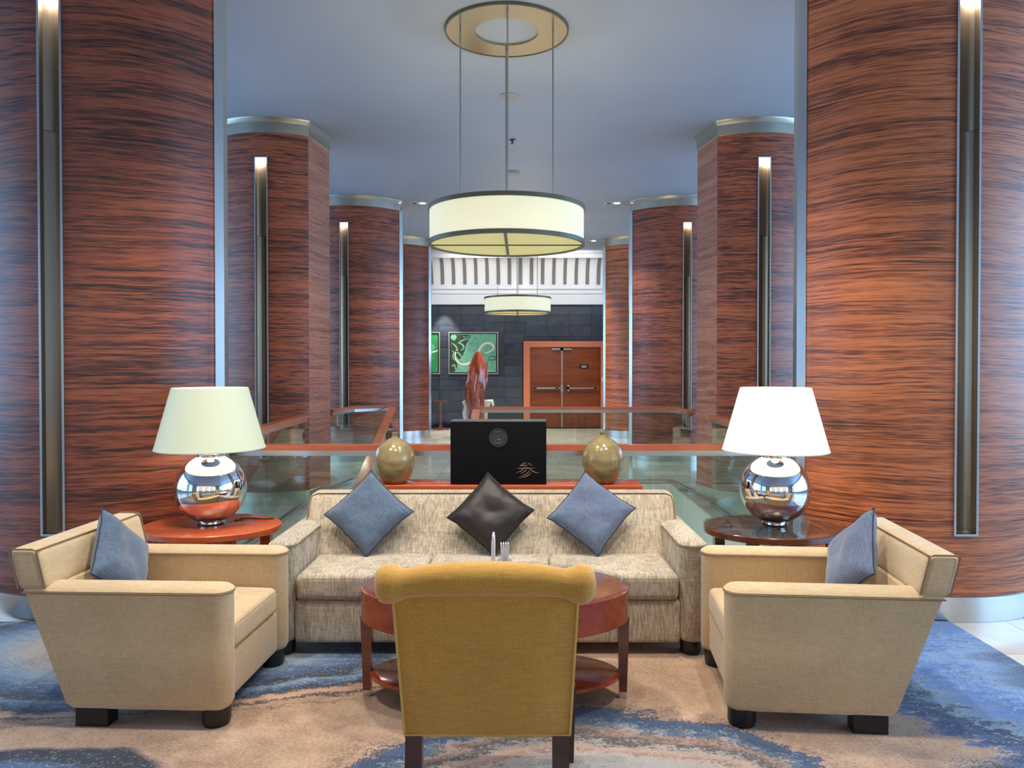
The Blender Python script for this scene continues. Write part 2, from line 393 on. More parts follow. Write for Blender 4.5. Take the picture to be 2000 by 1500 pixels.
# ------------------------------------------------------------------ setting
CZ = 4.37
VX0, VX1, VY0, VY1 = -2.2, 2.0, 5.62, 10.25      # the opening in the floor
fl = MB()
fl.box(-9.2, 9.2, -7, VY0 - .12, -.35, -.012).box(-9.2, 9.2, VY1 + .12, 19.6, -.35, -.012)
fl.box(-9.2, VX0 - .12, VY0 - .12, VY1 + .12, -.35, -.012).box(VX1 + .12, 9.2, VY0 - .12, VY1 + .12, -.35, -.012)
floor = tag(fl.build('floor', 'grout', smooth=0), 'pale polished stone tile floor with thin dark joints', kind='structure')
T = .6; tile_me = None; extra = MB(); cand = []
for i in range(-16, 16):
    for j in range(-12, 33):
        x0, y0 = i * T + .02, j * T + .02; cx, cy = x0 + T / 2, y0 + T / 2
        if x0 + T > 9.1 or x0 < -9.1 or y0 + T > 19.45 or y0 < -6.9: continue
        if x0 + T > VX0 and x0 < VX1 and y0 + T > VY0 and y0 < VY1: 
            # trim tiles at the opening
            parts = []
            if x0 < VX0: parts.append((x0, VX0, y0, y0 + T))
            if x0 + T > VX1: parts.append((VX1, x0 + T, y0, y0 + T))
            if y0 < VY0: parts.append((max(x0, VX0), min(x0 + T, VX1), y0, VY0))
            if y0 + T > VY1: parts.append((max(x0, VX0), min(x0 + T, VX1), VY1, y0 + T))
            for a, b_, c_, d in parts:
                if b_ - a > .02 and d - c_ > .02: extra.box(a + .002, b_ - .002, c_ + .002, d - .002, -.02, 0)
            continue
        if x0 > -4.2 and x0 + T < 2.6 and y0 + T < 4.7 and y0 > -1: continue
        inview = cy > 3.6 and -.72 * cy < cx < .70 * cy
        if inview: cand.append((abs(cx) + cy * .7, x0, y0))
        else: extra.box(x0 + .002, x0 + T - .002, y0 + .002, y0 + T - .002, -.02, 0)
cand.sort()
for k, (_, x0, y0) in enumerate(cand):
    if k < 290:
        if tile_me is None:
            t = MB().box(.002, T - .002, .002, T - .002, -.02, 0).build('tile', 'tile', floor, 0, (x0, y0, 0)); tile_me = t
        else: inst(tile_me, floor, (x0, y0, 0))
    else: extra.box(x0 + .002, x0 + T - .002, y0 + .002, y0 + T - .002, -.02, 0)
e = extra.build('tile_field', 'tile', floor, 0); e['kind'] = 'stuff'
# lower storey seen down the opening
tag(MB().box(VX0 - 3, VX1 + 3, VY0 - 2, VY1 + 4, -3.9, -3.75).build('floor_lower', 'tile', smooth=0), 'pale floor of the storey below', kind='structure')
fa = MB()
fa.box(VX0 - .12, VX0, VY0 - .12, VY1 + .12, -3.75, -.021).box(VX1, VX1 + .12, VY0 - .12, VY1 + .12, -3.75, -.021)
fa.box(VX0, VX1, VY0 - .12, VY0, -3.75, -.021).box(VX0, VX1, VY1, VY1 + .12, -3.75, -.021)
tag(fa.build('trim_1', 'fascia', smooth=0), 'pale stone fascia lining the stair opening', kind='structure')
ceiling = tag(MB().box(-9.2, 9.2, -7, 19.6, CZ, CZ + .2).build('ceiling', 'ceiling', smooth=0), 'smooth blue-grey painted ceiling', kind='structure')

def windows_wall(side, xw, ys):
    mb = MB(); x0, x1 = (xw, xw + .2) if xw > 0 else (xw - .2, xw)
    mb.box(x0, x1, -7, 19.6, -.3, .5).box(x0, x1, -7, 19.6, 3.9, CZ)
    last = -7
    for a, b_ in ys: mb.box(x0, x1, last, a, .5, 3.9); last = b_
    mb.box(x0, x1, last, 19.6, .5, 3.9)
    tag(mb.build('wall_' + side, 'cream_wall', smooth=0), kind='structure')
    for a, b_ in ys:
        f = MB(); xm = (x0 + x1) / 2
        for yy in (a, (a + b_) / 2, b_): f.box(xm - .03, xm + .03, yy - .03, yy + .03, .5, 3.9)
        for zz in (.5, 2.6, 3.9): f.box(xm - .03, xm + .03, a, b_, zz - .03, zz + .03)
        wn[0] += 1
        wf = tag(f.build('window_%d' % wn[0], 'steel', smooth=0), kind='structure')
        MB().box(xm - .004, xm + .004, a, b_, .5, 3.9).build('pane', 'glass_top', wf, 0)
wn = [0]
windows_wall('right', 9.0, [(-5, -1.5), (-.5, 3), (4, 7.5), (8.5, 12), (13, 16.5)])
windows_wall('left', -9.0, [(-5, -1.5), (-.5, 3), (4, 7.5), (8.5, 12), (13, 16.5)])
fw = MB().box(-9.2, 9.2, -7.2, -7, -.3, .6).box(-9.2, 9.2, -7.2, -7, 3.6, CZ)
xs = [-9.2, -6.5, -5.3, -2.2, -1.4, 1.4, 2.2, 5.3, 6.5, 9.2]
for k in range(0, len(xs), 2): fw.box(xs[k], xs[k + 1], -7.2, -7, .6, 3.6)
tag(fw.build('wall_front', 'cream_wall', smooth=0), kind='structure')
wb = tag(MB().box(-9.2, 9.2, 19.42, 19.62, -.3, CZ).build('wall_back', 'slate_joint', smooth=0), 'dark slate tiled wall at the far end of the aisle', kind='structure')
# slate tiles on the far wall, one by one; door opening left clear
rowh, colw = .272, .55; st = None; DX0, DX1, DZ = .06, 2.12, 2.2
for r_ in range(12):
    z0 = r_ * rowh - .14
    for c_ in range(-8, 9):
        x0 = c_ * colw + (.0 if c_ % 3 else .0) + .12; zz = z0 + (.09 if c_ in (-1, -2) else 0)
        z1 = min(zz + rowh, 3.11); zb = max(zz, 0.0)
        x1 = x0 + colw
        if zb < DZ and x1 > DX0 and x0 < DX1:
            if z1 > DZ + .02 and (x0 < DX0 - .001 or x1 > DX1 + .001):
                xa, xb = (DX0, x1) if x0 < DX0 else (x0, DX1)
                MB().box(.003, xb - xa - .003, 0, .03, .003, z1 - DZ - .003).build('stone_tile', 'slate', wb, 0, (xa, 19.405, DZ))
            if x0 < DX0 - .001: x1 = DX0
            elif x1 > DX1 + .001: x0 = DX1
            elif z1 > DZ + .001: zb = DZ
            else: continue
        if z1 - zb < .008: continue
        full = abs(x1 - x0 - colw) < 1e-4 and abs(z1 - zb - rowh) < 1e-4
        d = random.uniform(0, .006)
        if full and st is not None: inst(st, wb, (x0, 19.42 - .012 - d, zb))
        else:
            o = MB().box(.003, x1 - x0 - .003, 0, .03, .003, z1 - zb - .003).build('stone_tile', 'slate', wb, 0, (x0, 19.42 - .012 - d, zb))
            if full: st = o
# cove and cornice
prof = []
cv = MB()
curve = [(19.40, 3.42), (19.36, 3.42), (19.33, 3.50), (19.26, 3.56)]
cp = [(19.22 - .42 * (1 - math.cos(a)), 3.60 + .60 * math.sin(a)) for a in [PI / 2 * k / 8 for k in range(9)]]
outl = [(19.44, 3.11), (19.30, 3.11), (19.30, 3.36), (19.26, 3.38), (19.26, 3.46), (19.20, 3.49), (19.20, 3.56)] + cp[0:] + [(18.74, 4.20), (18.74, 4.30), (18.66, 4.30), (18.66, CZ), (19.44, CZ)]
cv.loft([[(x, y, z) for y, z in outl] for x in (-9.2, 9.2)])
cove = tag(cv.build('trim_2', 'white'), 'white coved cornice with brown ribs above the slate wall', kind='structure')
rb = MB(); n_ = len(cp)
rb.loft([[(0, y - .03, z) for y, z in cp] + [(0, y + .02, z + .02) for y, z in reversed(cp)], [(.082, y - .03, z) for y, z in cp] + [(.082, y + .02, z + .02) for y, z in reversed(cp)]])
rib = rb.build('cove_rib', 'rib', cove, loc=(-4.5, 0, 0))
for k in range(1, 33): inst(rib, cove, (-4.5 + k * .2775, 0, 0))
tag(MB().box(-9.2, 9.2, 19.38, 19.42, 0, .1).box(0, 0.001, 19.40, 19.41, 0, .01).build('baseboard_back', 'slate_joint', smooth=0), kind='structure')
# double door
dr = tag(MB().box(.10, 2.08, 19.395, 19.42, 0, 2.16).build('door_1', 'slate_joint', smooth=0), 'double brown wooden door in an orange frame', kind='structure')
f = MB(); f.box(DX0, DX0 + .16, 19.32, 19.42, 0, 2.19).box(DX1 - .12, DX1, 19.32, 19.42, 0, 2.19).box(DX0 + .16, DX1 - .12, 19.32, 19.42, 2.04, 2.19)
f.build('door_frame', 'frame_orange', dr, 0)
for k, (a, b_) in enumerate(((.225, 1.03), (1.04, 1.995))):
    leaf = MB().box(a, b_, 19.35, 19.395, .01, 2.035).build('door_leaf', 'door_wood', dr, 0)
    s = 1 if k == 0 else -1; e0 = b_ if k == 0 else a
    MB().box(min(a + .1, b_ - .1), max(b_ - .06, a + .1), 19.28, 19.31, .99, 1.03).box(a + .1, a + .16, 19.28, 19.35, .98, 1.04).box(b_ - .16, b_ - .1, 19.28, 19.35, .98, 1.04).build('push_bar', 'steel', leaf, 0)
    MB().box(e0 - s * .10 - .16, e0 - s * .10 + .13, 19.30, 19.35, 1.97, 2.01).build('door_closer', 'steel', leaf, 0)
    if k == 0: MB().box(e0 - .02, e0 + .012, 19.33, 19.35, .02, 1.95).box(e0 - .035, e0 + .025, 19.29, 19.35, .93, 1.09).build('lock_rod', 'steel', leaf, 0)
    else: MB().box(e0 + .12, e0 + .17, 19.28, 19.35, .93, 1.09).build('lock_case', 'steel', leaf, 0)
sg = MB().box(1.46, 1.70, 19.335, 19.35, 1.50, 1.60).build('door_sign', 'mat_black', dr, 0)
sg['label'] = 'small black plate with two lines of white lettering'
sl = MB()
for k, (a, b_) in enumerate(((1.525, 1.56), (1.568, 1.60), (1.605, 1.635))): sl.box(a, b_, 19.33, 19.335, 1.556, 1.570)
sl.box(1.520, 1.575, 19.33, 19.335, 1.528, 1.541).box(1.583, 1.64, 19.33, 19.335, 1.528, 1.541)
sl.build('sign_lettering', 'card', dr, 0)
t = thing('fire_alarm', 'small red and white call point beside the double door', 'alarm', (2.06, 19.32, 1.13))
MB().rbox(-.035, .035, -.05, -.001, 0, .14, .01).build('housing', 'card', t)
MB().rbox(-.03, .03, -.075, -.05, .01, .06, .01).build('button', 'red', t)

# ------------------------------------------------------------------ rug
rug = tag(MB().box(-4.3, 2.65, -1.2, 4.73, 0, .012).build('area_rug', 'carpet', smooth=0), 'large peach and blue marbled carpet under the whole seating group', 'rug')

# ------------------------------------------------------------------ columns
SZ0, SZ1, SJ = .55, 3.92, 3.05
SW = .062
def column(name, label, X, Y, kind, veneer, group):
    root = thing(name, label, 'column', (X, Y, 0), group=group)
    if kind == 'lens':
        hc, sg_ = .84, .44; r = (hc * hc + sg_ * sg_) / (2 * sg_)
        am = math.asin(hc / r); a0 = math.asin(SW / r)
        angs = [-am + (am - a0) * k / 14 for k in range(15)] + [a0 + (am - a0) * k / 14 for k in range(15)]
        front = [(r * math.sin(a), r - r * math.cos(a)) for a in angs]
        back = [(x_, 2 * .50 - y_) for x_, y_ in reversed(front)]
    else:
        hc, sg_ = .49, .15; r = (hc * hc + sg_ * sg_) / (2 * sg_)
        am = math.asin(hc / r); a0 = math.asin(SW / r)
        angs = [-am + (am - a0) * k / 8 for k in range(9)] + [a0 + (am - a0) * k / 8 for k in range(9)]
        front = [(r * math.sin(a), r - r * math.cos(a)) for a in angs]
        back = [(.58, .75), (.35, 1.0), (0, 1.08), (-.35, 1.0), (-.58, .75)]
    out = front + back; nf = len(front); n = len(out); slot_i = nf // 2 - 1
    zs = [.16, SZ0, SZ1, 4.20]
    vs = [(x_, y_, z_) for z_ in zs for x_, y_ in out]; fs = []; fside = []
    for i in range(3):
        for j in range(n):
            if i == 1 and j == slot_i: continue
            q = (i * n + j, i * n + (j + 1) % n, (i + 1) * n + (j + 1) % n, (i + 1) * n + j)
            if kind == 'barrel' and j in (nf - 1, n - 1): fside.append(q)
            else: fs.append(q)
    body = MB().add(vs, fs).build('veneer', veneer, root, 40)
    if fside:
        s_ = MB().add(vs, fside).build('side_veneer', 'zeb_side', root, 0); s_['label'] = 'lighter veneer on the narrow side'
    sc2 = lambda k: [(x_ * (1 + k / .85), y_ + (y_ - .5) * k / .5) for x_, y_ in out]
    MB().loft([[(x_, y_, z_) for x_, y_ in sc2(k)] for z_, k in ((0.001, .015), (.03, .015), (.155, .012), (.16, .004))]).build('base_ring', 'steel', root, 40)
    MB().loft([[(x_, y_, z_) for x_, y_ in sc2(k)] for z_, k in ((4.20, .004), (4.205, .012), (4.32, .016), (4.355, .045), (CZ - .001, .05))]).build('capital', 'steel_warm', root, 30)
    if kind == 'lens':
        for s_ in (-1, 1):
            MB().prism([(s_ * .838, .43), (s_ * .886, .465), (s_ * .886, .535), (s_ * .838, .57), (s_ * .81, .5)], .16, 4.2).build('edge_trim', 'steel', root, 0)
    # slot: proud frame, recessed lining in two lengths, lamp at the head
    y0 = front[slot_i][1]
    f = MB(); e_ = .014
    f.box(-SW - e_, -SW, y0 - .012, y0 + .02, SZ0 - e_, SZ1 + e_).box(SW, SW + e_, y0 - .012, y0 + .02, SZ0 - e_, SZ1 + e_)
    f.box(-SW, SW, y0 - .012, y0 + .02, SZ0 - e_, SZ0).box(-SW, SW, y0 - .012, y0 + .02, SZ1, SZ1 + e_)
    fr = f.build('slot_frame', 'steel', root, 0)
    for a, b_, dd in ((SZ0, SJ, 0), (SJ + .004, SZ1, .006)):
        d = .05 + dd
        sec = [(-SW, y0), (-SW + .006, y0 + .02), (.006, y0 + d + .022), (SW - .012, y0 + .03), (SW, y0)]
        MB().loft([[(x_, y_, z_) for x_, y_ in sec] for z_ in (a, b_)], False, False).build('slot_lining', 'slot', fr, 0)
    MB().box(-SW, SW, y0, y0 + .09, SZ0 - .004, SZ0).build('slot_sill', 'steel', fr, 0)
    MB().box(-SW + .006, SW - .006, y0 + .004, y0 + .07, SZ1 - .03, SZ1 - .002).build('slot_lamp', 'slotglow', fr, 0)
    l = lamp('slot_light', 'AREA', (X, Y + y0 + .035, SZ1 - .04), 9, (1, .9, .75), (R(6), 0, 0), shape='RECTANGLE', size=.09, size_y=.04)
    return root
G = 'wood-clad columns lining the aisle'
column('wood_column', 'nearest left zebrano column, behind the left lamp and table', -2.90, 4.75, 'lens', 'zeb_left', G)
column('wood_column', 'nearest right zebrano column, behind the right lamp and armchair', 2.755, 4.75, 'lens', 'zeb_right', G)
column('wood_column', 'second column on the left, flat-sided, with pale side veneer', -2.92, 8.65, 'barrel', 'zeb_mid', G)
column('wood_column', 'second column on the right, flat-sided, seen above the right lamp', 2.73, 8.65, 'barrel', 'zeb_mid', G)
column('wood_column', 'third column on the left with bright steel edge', -2.90, 12.6, 'lens', 'zeb_mid', G)
column('wood_column', 'third column on the right beyond the glass balustrade corner', 2.72, 12.6, 'lens', 'zeb_mid', G)
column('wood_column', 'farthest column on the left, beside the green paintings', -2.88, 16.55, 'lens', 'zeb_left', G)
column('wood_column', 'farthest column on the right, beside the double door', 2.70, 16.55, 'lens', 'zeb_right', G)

# ------------------------------------------------------------------ balustrades
def balustrade(label, pts, floorz=None, pane=1.15, name='glass_balustrade'):
    """pts: (x, y, rail height); glass hangs .95 below the rail"""
    p0 = Vector(pts[0]); root = thing(name, label, 'railing', (p0.x, p0.y, p0.z - 1.03), group='glass balustrades around the stair opening')
    L = [Vector(p) - Vector((p0.x, p0.y, p0.z - 1.03)) for p in pts]
    def ribbon(dz0, dz1, hw):
        n = len(L); rings = []
        for i, p in enumerate(L):
            a = L[max(0, i - 1)]; b_ = L[min(n - 1, i + 1)]; t = (b_ - a); t.z = 0; t.normalize(); sd = Vector((t.y, -t.x, 0))
            rings.append([tuple(p + sd * hw + Vector((0, 0, dz0))), tuple(p + sd * hw + Vector((0, 0, dz1))), tuple(p - sd * hw + Vector((0, 0, dz1))), tuple(p - sd * hw + Vector((0, 0, dz0)))])
        return MB().loft(rings)
    ribbon(-.038, 0, .05).build('handrail', 'rail_wood', root, 0)
    ribbon(-.078, -.0385, .028).build('rail_channel', 'steel', root, 0)
    ribbon(-1.03, -.99, .028).build('base_channel', 'steel', root, 0)
    for i in range(len(L) - 1):
        a, b_ = L[i], L[i + 1]; ln = (b_ - a).length; k = max(1, round(ln / pane)); t = (b_ - a).normalized(); h = Vector((t.x, t.y, 0)).normalized(); sd = Vector((h.y, -h.x, 0)) * .006
        for j in range(k):
            p = a + (b_ - a) * (j / k) + t * .006; q = a + (b_ - a) * ((j + 1) / k) - t * .006
            lo, hi = Vector((0, 0, -.99)), Vector((0, 0, -.079))
            MB().loft([[tuple(P + lo + sd), tuple(P + hi + sd), tuple(P + hi - sd), tuple(P + lo - sd)] for P in (p, q)]).build('glass_pane', 'glass', root, 0)
    return root
balustrade('nearest glass balustrade with orange handrail, behind the black box and vases', [(-2.10, 5.47, 1.03), (1.95, 5.47, 1.03)])
balustrade('left side glass balustrade running to the second column', [(-2.38, 5.85, 1.03), (-2.46, 8.72, 1.03)])
balustrade('right side glass balustrade beyond the right lamp', [(2.17, 5.85, 1.03), (2.17, 8.72, 1.03)])
balustrade('far left glass balustrade turning beside the third column', [(-2.42, 9.72, 1.03), (-2.30, 10.5, 1.03), (-1.86, 10.85, 1.03)])
balustrade('far glass balustrade in front of the double door', [(-.60, 10.36, 1.03), (2.05, 10.36, 1.03), (2.12, 9.60, 1.03)])
balustrade('sloping left stair rail going down behind the left vase', [(-1.80, 10.72, 1.01), (-1.80, 7.30, -.12)])
balustrade('sloping right stair rail going down behind the black box', [(-.60, 10.28, 1.0), (-.60, 7.0, -.08)])
stair = thing('staircase', 'pale stone stair going down between the two sloping rails', 'stairs', (-1.2, VY1, 0))
for k in range(16):
    z = -.15 * (k + 1)
    MB().box(-.55, .55, -.45 * (k + 1), -.45 * k, z - .16, z).build('step', 'tile', stair, 0) if k < 9 else None

# ------------------------------------------------------------------ pendants
def pendant(label, X, Y, z0, z1, r, cr):
    root = thing('drum_pendant', label, 'pendant lamp', (X, Y, z0), group='drum pendants over the aisle')
    H = z1 - z0; top = CZ - z0
    n = 72
    MB().lathe([(r - .012, .03), (r - .012, H - .03), (r - .018, H - .03), (r - .018, .03), (r - .012, .03)], n=n, caps=False).build('shade', 'pendant', root)
    for z_ in (0, H - .034):
        MB().lathe([(r, z_), (r, z_ + .034), (r - .024, z_ + .034), (r - .024, z_), (r, z_)], n=n, caps=False).build('shade_band', 'band', root)
    MB().lathe([(r - .03, .012), (r - .03, .018)], n=n).build('diffuser', 'diffuser', root)
    MB().box(-r + .02, r - .02, -.004, .004, .002, .014).box(-.012, .012, -r + .02, r - .02, -.001, .013).build('diffuser_bar', 'band', root, 0)
    MB().lathe([(cr, top - .02), (cr, top - .001), (cr * .52, top - .001), (cr * .52, top - .02), (cr, top - .02)], n=n, caps=False).build('ceiling_canopy', 'bronze', root)
    MB().lathe([(cr + .006, top - .024), (cr + .006, top - .001), (cr - .006, top - .001), (cr - .006, top - .024), (cr + .006, top - .024)], n=n, caps=False).build('canopy_rim', 'band', root)
    rr = cr * .76
    for k in range(4):
        a = PI / 2 * k + R(2)
        x_, y_ = rr * math.cos(a), rr * math.sin(a)
        MB().tube([(x_, y_, H - .01), (x_, y_, top - .02)], .0065).build('suspension_rod', 'steel_warm', root)
    for k in range(4):
        a = PI / 2 * k; MB().bar((0, 0, H - .02), (rr * 1.02 * math.cos(a), rr * 1.02 * math.sin(a), H - .02), .012, .012).build('spider_arm', 'band', root, 0)
    for dx in (-.28, .28):
        b_ = MB().lathe([(.02, H * .3), (.035, H * .45), (.035, H * .6), (.015, H * .75)], dx, 0, 16).build('bulb', 'lampglow', root)
    lamp('pendant_glow', 'POINT', (X + .1, Y - .0, z0 + H * .5), 30, (1, .9, .68), shadow_soft_size=.12)
    lamp('pendant_up', 'POINT', (X, Y, z1 + .12), 2.5, (1, .9, .68), shadow_soft_size=.2)
    return root
m = emis('frosted diffuser', S(214, 204, 140), .42); M['diffuser'] = m
pendant('large near drum pendant with parchment shade hanging over the stair opening', -.12, 6.4, 2.585, 2.90, .65, .505)
pendant('smaller-looking far drum pendant hanging in front of the slate wall', -.07, 14.9, 2.585, 2.90, .65, .505)

# ceiling fittings
def disc(name, label, cat, x, y, r, h, mat='ring_disc', group=None):
    t = thing(name, label, cat, (x, y, CZ - .001), group=group)
    MB().lathe([(r, 0), (r, -h * .6), (r * .9, -h), (r * .35, -h)], n=28).build('cover', mat, t); return t
disc('ceiling_speaker', 'round tan ceiling speaker between the pendant rods, nearer one', 'speaker', -.12, 7.95, .095, .015)
disc('smoke_detector', 'round grey detector on the ceiling just above the near pendant shade', 'smoke detector', -.13, 11.1, .10, .03)
t = thing('sprinkler', 'small dark ceiling sprinkler beside the pendant rods', 'sprinkler', (-.11, 9.5, CZ))
MB().lathe([(.04, -.001), (.04, -.01), (.012, -.012), (.01, -.05), (.03, -.052), (.03, -.056), (.004, -.058)], n=16).build('head', 'black_foot', t)
def twin(label, x, y):
    t = thing('twin_downlight', label, 'downlight', (x, y, CZ), group='small recessed ceiling downlights')
    MB().box(-.14, .14, -.07, .07, -.006, -.001).build('trim_plate', 'white', t, 0)
    for s_ in (-1, 1): MB().lathe([(.045, -.007), (.045, -.010), (.03, -.010)], s_ * .07, 0, 20).build('lens', 'lampglow' if s_ > 0 else 'black_foot', t)
twin('twin recessed downlight left of the near pendant shade', -1.76, 13.2)
twin('twin recessed downlight right of the near pendant shade', 1.57, 13.2)
twin('recessed downlight near the far right column capital', 1.55, 17.2)

# ------------------------------------------------------------------ upholstered pieces
def stadium(x0, x1, yf, yb, inset=0, n=10):
    x0 += inset; x1 -= inset; yf += inset; yb -= inset
    cx = (x0 + x1) / 2; r = (x1 - x0) / 2; yc = yf + r * .9
    pts = [(cx + r * math.cos(PI + PI * k / n), yc + r * .9 * math.sin(PI + PI * k / n)) for k in range(n + 1)]
    return pts + [(x1, yb), (x0, yb)]
def arm_part(parent, x0, x1, yf, yb0, yb1, z0, z1, mat, pipe='pipe', nose=1.):
    yb = lambda z: yb0 + (yb1 - yb0) * (z - z0) / (z1 - z0)
    rings = []
    for z_, ins in ((z0, .03), (z0 + .012, .012), (z0 + .035, 0), ((z0 + z1) / 2, 0), (z1 - .03, 0), (z1 - .02, -.003), (z1 - .012, .004), (z1 - .003, .018), (z1 + .004, .04), (z1 + .007, .058)):
        rings.append([(x, y, z_) for x, y in stadium(x0, x1, yf, yb(z_), ins)])
    a = MB().loft(rings).build('arm', mat, parent, 50)
    st_ = stadium(x0, x1, yf, yb(z1), -.002)
    path = [(st_[-1][0], st_[-1][1], z1 - .028)] + [(x, y, z1 - .028) for x, y in st_[:-1]]
    MB().tube(path, .0042, 6).build('piping', pipe, a)
    return a
def ring_path(x0, x1, y0, y1, z, r, n=5):
    pts = []
    for cx, cy, a0 in ((x1 - r, y0 + r, -PI / 2), (x1 - r, y1 - r, 0), (x0 + r, y1 - r, PI / 2), (x0 + r, y0 + r, PI)):
        pts += [(cx + r * math.cos(a0 + PI / 2 * k / n), cy + r * math.sin(a0 + PI / 2 * k / n), z) for k in range(n + 1)]
    return pts
def seat_cushion(parent, x0, x1, y0, y1, z0, z1, mat, pipe='pipe'):
    c = MB().rbox(x0, x1, y0, y1, z0, z1, .032, crown=.014, mid=8).build('seat_cushion', mat, parent, 60)
    p = ring_path(x0 + .006, x1 - .006, y0 + .006, y1 - .006, z1 - .02, .03)
    p2 = ring_path(x0 + .006, x1 - .006, y0 + .006, y1 - .006, z0 + .02, .03)
    MB().tube(p, .004, 6, True).tube(p2, .004, 6, True).build('piping', pipe, c)
    return c
def armchair(label, loc, rz):
    root = thing('armchair', label, 'armchair', loc, rz, 'tan armchairs at the ends of the coffee table')
    W = .415; A = .14; z0, z1 = .075, .62; mt = 'arm_fab'
    for s_ in (-1, 1):
        xs_ = sorted((s_ * W, s_ * (W - A))); arm_part(root, xs_[0], xs_[1], -.45, .25, .455, z0, z1, mt)
    pr = [(-.405, z0 + .01), (-.415, z0 + .03), (-.415, .285), (-.40, .30), (.26, .30), (.335, .605), (.44, .605), (.235, z0 + .005)]
    MB().loft([[(x, y, z) for y, z in pr] for x in (-(W - A) - .01, W - A + .01)]).build('body', mt, root, 30)
    seat_cushion(root, -(W - A) + .003, W - A - .003, -.425, .22, .295, .43, mt)
    lean = lambda x, y, z: (x, y + (z - .62) * .24, z)
    MB().rbox(-(W - A) - .004, W - A + .004, .338, .44, .36, .615, .02, fn=lean).build('back_cushion', mt, root, 60)
    bk = MB().rbox(-W - .006, W + .006, .345, .482, .598, .785, .034, fn=lean, mid=5).build('backrest', mt, root, 60)
    for s_ in (-1, 1):
        xx = s_ * (W + .004); path = [lean(xx, y, z) for y, z in ((.352, .61), (.352, .775), (.37, .782), (.46, .782), (.476, .775), (.476, .61))]
        MB().tube(path, .0042, 6).build('piping', 'pipe', bk)
    MB().tube([lean(x, .352, .777) for x in (-W, 0, W)], .0042, 6).build('piping', 'pipe', bk)
    for s_ in (-1, 1):
        MB().lathe([(.056, 0), (.062, .02), (.062, z0 + .008)], s_ * (W - .078), -.37, 24).build('foot', 'black_foot', root)
        MB().prism([(s_ * (W - .02), .09), (s_ * (W - .02), .235), (s_ * (W - .10), .235), (s_ * (W - .10), .09)], 0, z0 + .012).build('foot', 'black_foot', root, 0)
    return root
Z = .012
armchair('tan linen armchair left of the coffee table, facing right', (-1.705, 3.735, Z), R(87.5))
armchair('tan linen armchair right of the coffee table, facing left', (1.375, 3.685, Z), R(-95))

def sofa():
    root = thing('sofa', 'long oatmeal three-seat sofa with rolled low arms behind the coffee table', 'sofa', (-.185, 4.58, Z))
    mt = 'sofa_fab'; z0, z1 = .065, .625
    for s_ in (-1, 1):
        xs_ = sorted((s_ * 1.2, s_ * 1.05)); arm_part(root, xs_[0], xs_[1], -.43, .36, .36, z0, z1, mt)
    MB().rbox(-1.055, 1.055, -.405, .40, z0, .30, .02, mid=6).build('seat_base', mt, root, 60)
    for k in range(3):
        seat_cushion(root, -1.048 + k * .6987 + .002, -1.048 + (k + 1) * .6987 - .002, -.42, .10, .302, .44, mt)
    def lean(x, y, z):
        k = max(0, (z - .72) / .07); return (x * (1 - .0 * k), y + (z - .45) * .55, z)
    b_ = MB().rbox(-1.145, 1.145, .04, .21, .30, .785, .045, fn=lean, mid=10).build('backrest', mt, root, 60)
    path = [lean(-1.135, .048, .42), lean(-1.138, .05, .73), lean(-1.125, .052, .765), lean(-1.09, .052, .779), lean(0, .052, .781), lean(1.09, .052, .779), lean(1.125, .052, .765), lean(1.138, .05, .73), lean(1.135, .048, .42)]
    MB().tube(path, .0042, 6).build('piping', 'pipe', b_)
    for x in (-1.12, 1.12):
        MB().lathe([(.05, 0), (.058, .02), (.058, z0 + .01)], x, -.36, 24).build('foot', 'black_foot', root)
        MB().box(x - .05, x + .05, .26, .36, 0, z0 + .01).build('foot', 'black_foot', root, 0)
    return root
sofa()

def throw_cushion(label, loc, rot, mat, pipe, s=.19, t=.062, group='throw cushions', wr=0.):
    root = None
    n = 22; vs = []; fs = []
    rnd = random.Random(hash(label) % 1000 if False else sum(map(ord, label)))
    o = Vector((rnd.random() * 9, rnd.random() * 9, 0))
    def pt(u, v, sd):
        pu = 1 - .075 * (1 - abs(v) ** 3); pv = 1 - .075 * (1 - abs(u) ** 3)
        g = (max(0, 1 - u ** 4) * max(0, 1 - v ** 4)) ** .55
        w_ = noise.noise(Vector((u * 1.8, v * 1.8, sd)) + o) * .010 * (g + .15) + noise.noise(Vector((u * 4, v * 4, sd)) + o) * .004 * g
        edge = noise.noise(Vector((u * 5, v * 5, 3)) + o) * .012 * max(abs(u), abs(v)) ** 8
        return (u * pu * s * (1 + edge * 2), sd * t * g + w_ * sd, v * pv * s * (1 + edge * 2))
    for sd in (-1, 1):
        k = len(vs)
        for i in range(n + 1):
            for j in range(n + 1): vs.append(pt(-1 + 2 * i / n, -1 + 2 * j / n, sd))
        for i in range(n):
            for j in range(n):
                a = k + i * (n + 1) + j; fs.append((a, a + 1, a + n + 2, a + n + 1))
    o_ = Matrix.Translation(loc) @ Euler((rot[0], rot[1], rot[2]), 'XYZ').to_matrix().to_4x4() @ Matrix.Rotation(rot[3], 4, 'Y')
    ob = MB().add(vs, fs).build('throw_cushion', mat, None, 80)
    ob.matrix_world = o_; tag(ob, label, 'cushion', group)
    edge = [pt(-1 + 2 * k / n, -1, -1) for k in range(n)] + [pt(1, -1 + 2 * k / n, -1) for k in range(n)] + [pt(1 - 2 * k / n, 1, -1) for k in range(n)] + [pt(-1, 1 - 2 * k / n, -1) for k in range(n)]
    MB().tube(edge, .0042, 6, True).build('piping', pipe, ob)
    return ob
GC = 'throw cushions on the sofa'
throw_cushion('slate blue cushion standing on its corner at the left of the sofa', (-.925, 4.645, .700), (R(-28), 0, R(0), R(43)), 'blue_fab', 'blue_pipe', .192, group=GC)
